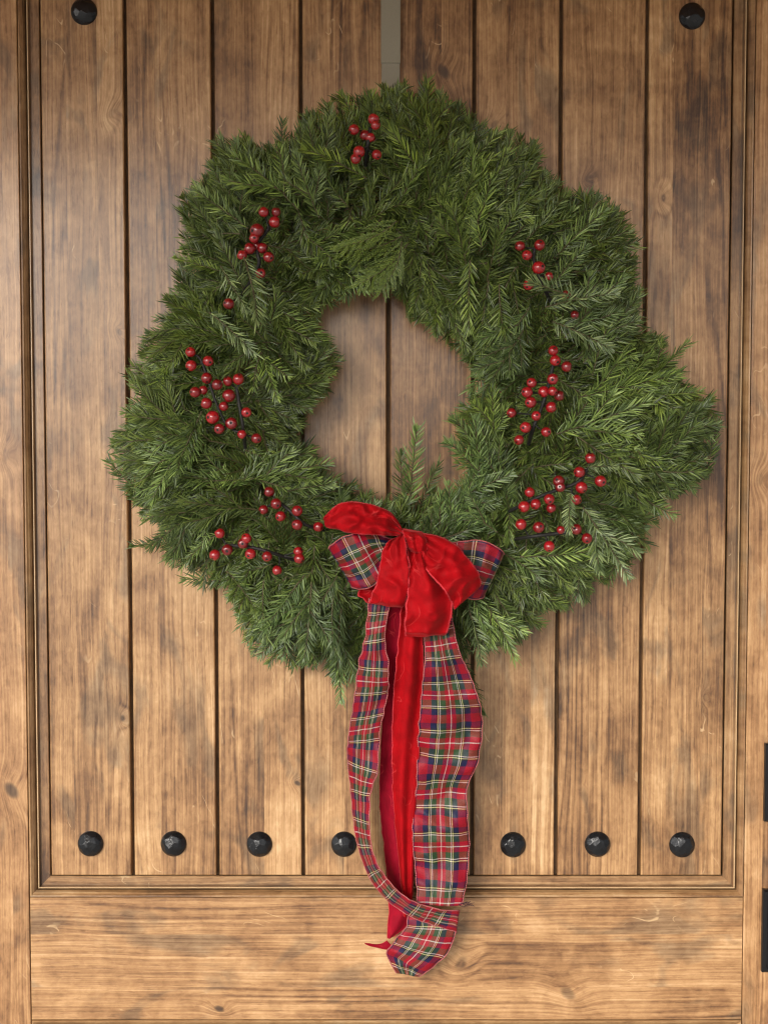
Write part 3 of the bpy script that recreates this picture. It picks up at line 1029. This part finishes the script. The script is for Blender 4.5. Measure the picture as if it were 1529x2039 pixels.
# the sprigs beneath, as one mass
vv, ff, mm, tn = [], [], [], []
off = 0
GV = [np.array([tuple(v) for v in gq.v]) for gq in GEOS]
for (_, gi, m, c) in REST:
    a = np.array(m)
    w = GV[gi] @ a[:3, :3].T + a[:3, 3]
    vv.append(w)
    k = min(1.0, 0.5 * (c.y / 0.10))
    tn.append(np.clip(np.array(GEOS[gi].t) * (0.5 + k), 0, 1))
    ff += [tuple(i + off for i in q) for q in GEOS[gi].f]
    mm += GEOS[gi].m
    off += len(w)
vv = np.concatenate(vv)
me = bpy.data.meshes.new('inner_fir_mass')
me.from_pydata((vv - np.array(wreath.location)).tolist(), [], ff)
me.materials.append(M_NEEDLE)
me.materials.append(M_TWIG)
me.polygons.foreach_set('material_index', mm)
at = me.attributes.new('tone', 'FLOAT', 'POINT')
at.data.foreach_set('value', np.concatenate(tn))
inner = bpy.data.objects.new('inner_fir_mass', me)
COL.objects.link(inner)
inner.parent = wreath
inner['kind'] = 'stuff'
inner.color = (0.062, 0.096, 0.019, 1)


# wire ring the sprigs are tied to
def tube_mesh(pts, radii, n=6, closed=False):
    vs_, fs_ = [], []
    m = len(pts)
    u = None
    for i, p in enumerate(pts):
        nx, pv = (pts[(i + 1) % m], pts[(i - 1) % m]) if closed else (pts[min(i + 1, m - 1)], pts[max(i - 1, 0)])
        d = (nx - pv).normalized()
        u = d.orthogonal().normalized() if u is None else (u - d * u.dot(d)).normalized()
        w = d.cross(u)
        rd = radii[i] if isinstance(radii, (list, tuple)) else radii
        for q in range(n):
            t = 2 * math.pi * q / n
            vs_.append(p + (u * math.cos(t) + w * math.sin(t)) * rd)
    for i in range(m if closed else m - 1):
        for q in range(n):
            a, b = i * n + q, i * n + (q + 1) % n
            c, e = ((i + 1) % m) * n + q, ((i + 1) % m) * n + (q + 1) % n
            fs_.append((a, b, e, c))
    if not closed:
        fs_ += [tuple(range(n)), tuple(range((m - 1) * n, m * n))]
    return vs_, fs_


for q, f in enumerate((0.38, 0.55)):
    pts = []
    for i in range(96):
        t = 2 * math.pi * i / 96
        r = 178 + (545 - 178) * f
        pts.append(P(CX + r * math.cos(t), CY + r * math.sin(t), 0.016))
    v, f_ = tube_mesh(pts, 0.0018, 6, True)
    mesh_obj('wire_ring', v, f_, M_STEM, wreath, True)

# ------------------------------------------------------------------ berry picks
def berry_mesh():
    ns, nr = 20, 14
    vs_, fs_ = [], []
    for j in range(nr + 1):
        ph = math.pi * j / nr
        rad, zz = math.sin(ph), math.cos(ph)
        if j <= 2:
            zz -= 0.16 * (1 - j / 3.0)
        for i in range(ns):
            t = 2 * math.pi * i / ns
            vs_.append((rad * math.cos(t), rad * math.sin(t), zz * 1.03))
    for j in range(nr):
        for i in range(ns):
            a, b = j * ns + i, j * ns + (i + 1) % ns
            fs_.append((a, a + ns, b + ns, b))
    me_ = bpy.data.meshes.new('berry')
    me_.from_pydata(vs_, [], fs_)
    me_.materials.append(M_BERRY)
    me_.materials.append(M_STEM)
    me_.polygons.foreach_set('use_smooth', [True] * len(fs_))
    me_.polygons.foreach_set('material_index', [1 if q < ns else 0 for q in range(len(fs_))])
    me_.update()
    return me_


BM = berry_mesh()
rb = random.Random(5)


def catmull(pts, per):
    out = []
    n = len(pts)
    for i in range(n - 1):
        p0, p1, p2, p3 = pts[max(i - 1, 0)], pts[i], pts[i + 1], pts[min(i + 2, n - 1)]
        for q in range(per):
            t = q / per
            out.append(0.5 * ((2 * p1) + (p2 - p0) * t + (2 * p0 - 5 * p1 + 4 * p2 - p3) * t * t + (3 * p1 - p0 - 3 * p2 + p3) * t ** 3))
    out.append(pts[-1])
    return out


for (label, path, berries) in PICKS:
    dmean = max(depth_at(*p) for p in path) + 0.025
    pts = catmull([P(x, y, dmean - (0.03 if i == 0 else 0.0)) for i, (x, y) in enumerate(path)], 8)
    root = thing('berry_pick', pts[0], label, 'berry pick', 'red berry picks in the wreath')
    v, f = tube_mesh(pts, 0.0021, 6)
    mesh_obj('stem', v, f, M_STEM, root, True)
    if 'largest forked' in label:
        pts2 = catmull([P(x, y, dmean) for (x, y) in ((478, 862), (452, 846), (432, 805), (418, 765), (400, 716), (386, 706))], 6)
        v, f = tube_mesh(pts2, 0.0016, 6)
        mesh_obj('stem', v, f, M_STEM, root, True)
        pts = pts + pts2
    for (bx, by, br) in berries:
        hid = 0.008 if br <= 9.5 else rb.uniform(-0.003, 0.006)
        c = P(bx, by, dmean + 0.008 - hid)
        near = min(pts, key=lambda p: (p - c).length + 0.4 * max(0.0, c.z - p.z))
        mid = (near + c) / 2 + Vector((rb.uniform(-.002, .002), 0.003, 0))
        v, f = tube_mesh(catmull([near, mid, c], 4), 0.0010, 5)
        mesh_obj('stalk', v, f, M_STEM, root, True)
        ob = bpy.data.objects.new('berry', BM)
        COL.objects.link(ob)
        ob.parent = root
        ob.matrix_parent_inverse = Matrix.Translation(root.location).inverted()
        ax = (c - near).normalized() * 0.7 + Vector((rb.uniform(-.5, .5), rb.uniform(-0.5, 0.2), rb.uniform(-.5, .5)))
        ob.matrix_basis = Matrix.Translation(c) @ ax.to_track_quat('Z', 'Y').to_matrix().to_4x4() @ Matrix.Scale(br * PX * rb.uniform(0.86, 0.99), 4)

# ------------------------------------------------------------------ bow
bow = thing('bow', P(820, 1075, 0.12), 'red velvet and tartan ribbon bow with long tails at the foot of the wreath', 'bow')


def ribbon(name, rows, mat, width, per=10, nv=14, wr=0.0012, wf=40.0, seed=0, wave=0.0, waves=1.0, thick=0.0006, edge=None, pleat=0.0, npl=3.0, ripple=0.0, rlen=0.07):
    """rows: ((lx, ly, ld), (rx, ry, rd), bulge); ld, rd in metres in front of the door"""
    Ls = catmull([P(*r[0]) for r in rows], per)
    Rs = catmull([P(*r[1]) for r in rows], per)
    Bs = catmull([Vector((r[2], 0, 0)) for r in rows], per)
    n = len(Ls)
    mids = [(a_ + b_) / 2 for a_, b_ in zip(Ls, Rs)]
    total = sum((mids[i] - mids[i - 1]).length for i in range(1, n))
    vs_, uv = [], []
    u = 0.0
    for i in range(n):
        if i:
            u += ((Ls[i] + Rs[i]) / 2 - (Ls[i - 1] + Rs[i - 1]) / 2).length
        for j in range(nv + 1):
            v = j / nv
            p = Ls[i].lerp(Rs[i], v)
            dy = -Bs[i].x * math.sin(math.pi * v)
            if wave:
                dy -= wave * math.sin(2 * math.pi * (waves * v + 0.13 * seed + u * 1.7))
            if pleat:
                near = min(u, total - u)
                dy -= pleat * math.sin(2 * math.pi * npl * v + 1.3 * seed) * math.exp(-(near / 0.030) ** 2)
            if ripple:
                dy -= ripple * math.sin(2 * math.pi * u / rlen + 2.2 * (v - 0.5) + seed) * (0.55 + 0.45 * math.cos(2 * math.pi * (v - 0.8)))
            q = p * wf + Vector((seed * 3.1, seed * 1.7, 0))
            dy -= wr * (noise.noise(q) + 0.5 * noise.noise(q * 2.3)) + 1.7 * wr * (1 - abs(noise.noise(q * 1.25 + Vector((5, 1, 2)))) * 2.2)
            ew = 0.0014 * noise.noise(Vector((u * 90.0, (0.0 if v < 0.5 else 9.0), seed * 2.0)))
            vs_.append(p + Vector((ew * (2 * v - 1), dy, ew * 0.6)))
            uv.append((u, v * width))
    fs_ = []
    for i in range(n - 1):
        for j in range(nv):
            a = i * (nv + 1) + j
            fs_.append((a, a + 1, a + nv + 2, a + nv + 1))
    ob = mesh_obj(name, vs_, fs_, mat, bow, True, uv)
    md = ob.modifiers.new('thickness', 'SOLIDIFY')
    md.thickness = thick
    md.offset = 0
    if edge == 'stitch':
        for k in (0, nv):
            cpts = [vs_[i * (nv + 1) + k] for i in range(n)]
            cpts = catmull(cpts, 4)
            rad = [0.00075 * (1 + 0.45 * math.sin(i * 2.1)) for i in range(len(cpts))]
            v, f = tube_mesh(cpts, rad, 5)
            sub(mesh_obj('stitched_edge', v, f, M_STITCH, None, True), ob)
    if edge == 'fray':
        rf = random.Random(seed)
        tv, tf = [], []
        for k, kk in ((0, 1), (nv, nv - 1)):
            for i in range(n - 1):
                for q in range(3):
                    b = vs_[i * (nv + 1) + k].lerp(vs_[(i + 1) * (nv + 1) + k], rf.random())
                    o_ = (vs_[i * (nv + 1) + k] - vs_[i * (nv + 1) + kk])
                    if o_.length < 1e-6:
                        continue
                    o_.normalize()
                    al = (vs_[(i + 1) * (nv + 1) + k] - vs_[i * (nv + 1) + k])
                    al = al.normalized() if al.length > 1e-7 else Vector((0, 0, 1))
                    e = b + (o_ * rf.uniform(0.1, 1) + al * rf.uniform(-1, 1) + Vector((0, rf.uniform(-.8, .3), 0))).normalized() * rf.uniform(0.0008, 0.0024)
                    w = al * 0.00022
                    o = len(tv)
                    tv += [b - w, b + w, e]
                    tf.append((o, o + 1, o + 2))
        fo = sub(mesh_obj('frayed_edge', tv, tf, M_FRAY, None), ob)
        fo['kind'] = 'stuff'
    return ob


def sub(ob, part):
    ob.parent = part          # the part already sits in world coordinates
    return ob


V, T = 0.064, 0.072
# tails, back to front
ribbon('velvet_tail', [((776, 1200, .100), (815, 1205, .100), 0), ((766, 1270, .092), (815, 1270, .092), .002), ((762, 1400, .060), (808, 1400, .062), .003),
                       ((756, 1540, .036), (800, 1540, .038), .003), ((757, 1620, .028), (802, 1620, .030), .003), ((766, 1700, .022), (806, 1700, .026), .003),
                       ((774, 1800, .018), (818, 1800, .022), .003), ((772, 1840, .018), (812, 1840, .020), .002), ((771, 1868, .018), (783, 1866, .018), 0)],
       M_VELVETB, V, 12, 10, .0012, 30, 1, .002, 1.0, edge='fray')
ribbon('velvet_tail', [((800, 1195, .106), (838, 1200, .106), 0), ((790, 1300, .096), (843, 1310, .090), .005), ((782, 1400, .072), (842, 1400, .066), .006),
                       ((780, 1500, .052), (834, 1500, .048), .006), ((783, 1600, .042), (828, 1600, .036), .006), ((792, 1700, .034), (824, 1700, .028), .005),
                       ((800, 1780, .028), (822, 1790, .024), .003), ((803, 1822, .024), (820, 1826, .022), .002)],
       M_VELVET, V, 12, 14, .0010, 26, 2, .0035, 1.6, edge='fray')
ribbon('plaid_tail', [((735, 1190, .112), (778, 1195, .112), 0), ((727, 1270, .108), (766, 1262, .110), .003), ((715, 1320, .098), (773, 1325, .104), .004),
                      ((706, 1390, .080), (771, 1385, .090), .004), ((695, 1460, .058), (757, 1450, .074), .004), ((692, 1510, .046), (752, 1530, .066), .003),
                      ((698, 1570, .036), (738, 1580, .062), .002), ((705, 1640, .030), (736, 1650, .062), .001), ((717, 1700, .027), (744, 1700, .060), 0),
                      ((741, 1755, .028), (763, 1738, .058), 0), ((777, 1797, .032), (797, 1777, .056), 0), ((820, 1824, .038), (840, 1800, .052), .001),
                      ((865, 1842, .040), (885, 1812, .050), .001), ((903, 1852, .036), (911, 1812, .044), .001), ((908, 1854, .030), (914, 1814, .036), 0)],
       M_PLAID, T, 12, 16, .0018, 38, 3, edge='stitch', ripple=.0022, rlen=.06)
ribbon('plaid_tail', [((842, 1240, .108), (896, 1215, .108), .002), ((847, 1300, .104), (912, 1290, .102), .004), ((842, 1350, .094), (935, 1345, .088), .006),
                      ((838, 1400, .080), (953, 1395, .072), .006), ((834, 1450, .066), (960, 1448, .058), .007), ((831, 1510, .054), (950, 1515, .056), .003),
                      ((829, 1570, .044), (930, 1568, .052), -.004), ((823, 1620, .038), (930, 1622, .042), .002), ((822, 1680, .034), (934, 1680, .036), .006),
                      ((828, 1740, .036), (929, 1745, .034), .005), ((831, 1800, .044), (919, 1803, .046), .002)],
       M_PLAID, T, 12, 20, .0022, 34, 4, .0014, 1.5, edge='stitch', ripple=.0055, rlen=.075)
ribbon('plaid_tail_end', [((812, 1822, .028), (914, 1812, .028), 0), ((808, 1845, .030), (907, 1850, .030), .003), ((790, 1868, .028), (894, 1890, .032), .005),
                          ((776, 1885, .024), (868, 1920, .030), .005), ((770, 1900, .020), (848, 1934, .026), .003), ((789, 1936, .016), (832, 1943, .018), .0)],
       M_PLAID, T, 10, 14, .0020, 40, 5, edge='stitch')
ribbon('velvet_tail_tip', [((770, 1872, .022), (790, 1893, .022), 0), ((752, 1880, .024), (768, 1890, .023), .001), ((736, 1878, .027), (742, 1885, .027), 0),
                           ((725, 1877, .030), (728, 1880, .030), 0)], M_VELVETB, V, 8, 6, .0005, 40, 6)
# dark threads at the cut end of the right-hand plaid tail
rt = random.Random(3)
tv, tf = [], []
for i in range(9):
    b = P(905 + i * 2.5, 1801 + rt.uniform(-2, 3), .046)
    pts = [b]
    for q in range(4):
        pts.append(pts[-1] + Vector((rt.uniform(.0015, .005), rt.uniform(-.001, .002), rt.uniform(-.0025, .0025))))
    v, f = tube_mesh(catmull(pts, 3), 0.00028, 4)
    o = len(tv)
    tv += v
    tf += [tuple(k + o for k in q) for q in f]
fo = mesh_obj('loose_threads', tv, tf, M_DKTHREAD, bow)
fo['kind'] = 'stuff'

# loops, back to front
ribbon('plaid_loop', [((785, 1075, .112), (785, 1098, .112), 0), ((735, 1060, .120), (770, 1130, .122), .004), ((692, 1066, .122), (744, 1165, .126), .006),
                      ((664, 1082, .114), (716, 1172, .116), .006), ((655, 1092, .102), (700, 1166, .104), .004), ((665, 1088, .090), (712, 1158, .092), 0),
                      ((720, 1075, .086), (750, 1130, .086), -.002), ((785, 1075, .098), (785, 1098, .098), 0)],
       M_PLAID, T, 12, 18, .0028, 44, 7, .0018, 1.0, edge='stitch', pleat=.003)
ribbon('plaid_loop', [((850, 1090, .108), (858, 1125, .108), 0), ((905, 1080, .114), (905, 1165, .116), .004), ((955, 1076, .118), (932, 1190, .120), .005),
                      ((990, 1090, .114), (950, 1192, .114), .004), ((1003, 1103, .102), (964, 1186, .102), .003), ((990, 1098, .090), (955, 1170, .092), 0),
                      ((920, 1092, .086), (920, 1150, .088), -.002), ((850, 1090, .096), (858, 1125, .096), 0)],
       M_PLAID, T, 12, 18, .0024, 44, 8, .0012, 1.0, edge='stitch', pleat=.003)
ribbon('velvet_loop', [((800, 1052, .118), (803, 1066, .124), .002), ((778, 1020, .118), (775, 1066, .130), .008), ((735, 1003, .116), (742, 1064, .136), .012),
                       ((690, 999, .112), (704, 1062, .134), .012), ((660, 1014, .106), (672, 1054, .122), .008), ((645, 1034, .098), (648, 1048, .108), .003),
                       ((660, 1024, .088), (668, 1046, .096), 0), ((720, 1016, .084), (720, 1048, .092), 0), ((800, 1055, .100), (803, 1066, .104), 0)],
       M_VELVET, V, 14, 24, .0042, 48, 9, .0030, 1.4, edge='fray', pleat=.004)
ribbon('velvet_loop', [((792, 1068, .126), (806, 1062, .128), .002), ((766, 1085, .132), (806, 1080, .138), .006), ((757, 1125, .136), (814, 1135, .144), .010),
                       ((748, 1165, .136), (812, 1175, .144), .010), ((738, 1190, .128), (806, 1200, .136), .008), ((734, 1200, .116), (800, 1208, .122), .004),
                       ((724, 1192, .104), (796, 1202, .108), 0), ((716, 1172, .100), (798, 1160, .100), -.002), ((790, 1080, .106), (804, 1075, .106), 0)],
       M_VELVET, V, 14, 24, .0034, 40, 10, .0026, 1.0, edge='fray', pleat=.0045, npl=2.2)
ribbon('velvet_loop', [((808, 1075, .132), (846, 1080, .130), .003), ((813, 1120, .142), (858, 1125, .138), .006), ((812, 1165, .148), (886, 1166, .144), .008),
                       ((808, 1215, .146), (900, 1208, .142), .009), ((805, 1250, .136), (893, 1250, .134), .007), ((808, 1266, .120), (884, 1264, .120), .004),
                       ((812, 1250, .106), (880, 1250, .108), 0), ((816, 1160, .104), (868, 1160, .104), 0), ((812, 1085, .110), (842, 1085, .110), 0)],
       M_VELVET, V, 14, 24, .0034, 38, 11, .0048, 1.3, edge='fray', pleat=.004)
ribbon('velvet_loop', [((828, 1092, .138), (838, 1060, .130), .003), ((846, 1130, .148), (880, 1070, .138), .008), ((866, 1155, .154), (915, 1092, .142), .010),
                       ((884, 1174, .158), (945, 1130, .146), .006), ((896, 1196, .148), (955, 1152, .136), .004), ((905, 1212, .134), (956, 1166, .126), .002),
                       ((898, 1200, .120), (946, 1156, .112), 0), ((870, 1150, .112), (905, 1100, .106), 0), ((832, 1092, .112), (842, 1066, .108), 0)],
       M_VELVET, V, 14, 24, .0036, 42, 12, .0014, 1.0, edge='fray', pleat=.0045)
# the knot: a pinched band round the middle
ribbon('knot', [((803, 1052, .112), (838, 1058, .112), 0), ((802, 1056, .134), (842, 1062, .134), .004), ((806, 1070, .144), (848, 1074, .144), .006),
                ((812, 1086, .146), (850, 1090, .146), .006), ((818, 1098, .136), (848, 1102, .136), .004), ((820, 1100, .112), (846, 1104, .112), 0)],
       M_VELVET, V, 12, 20, .0026, 70, 13, .0020, 2.0, edge='fray')
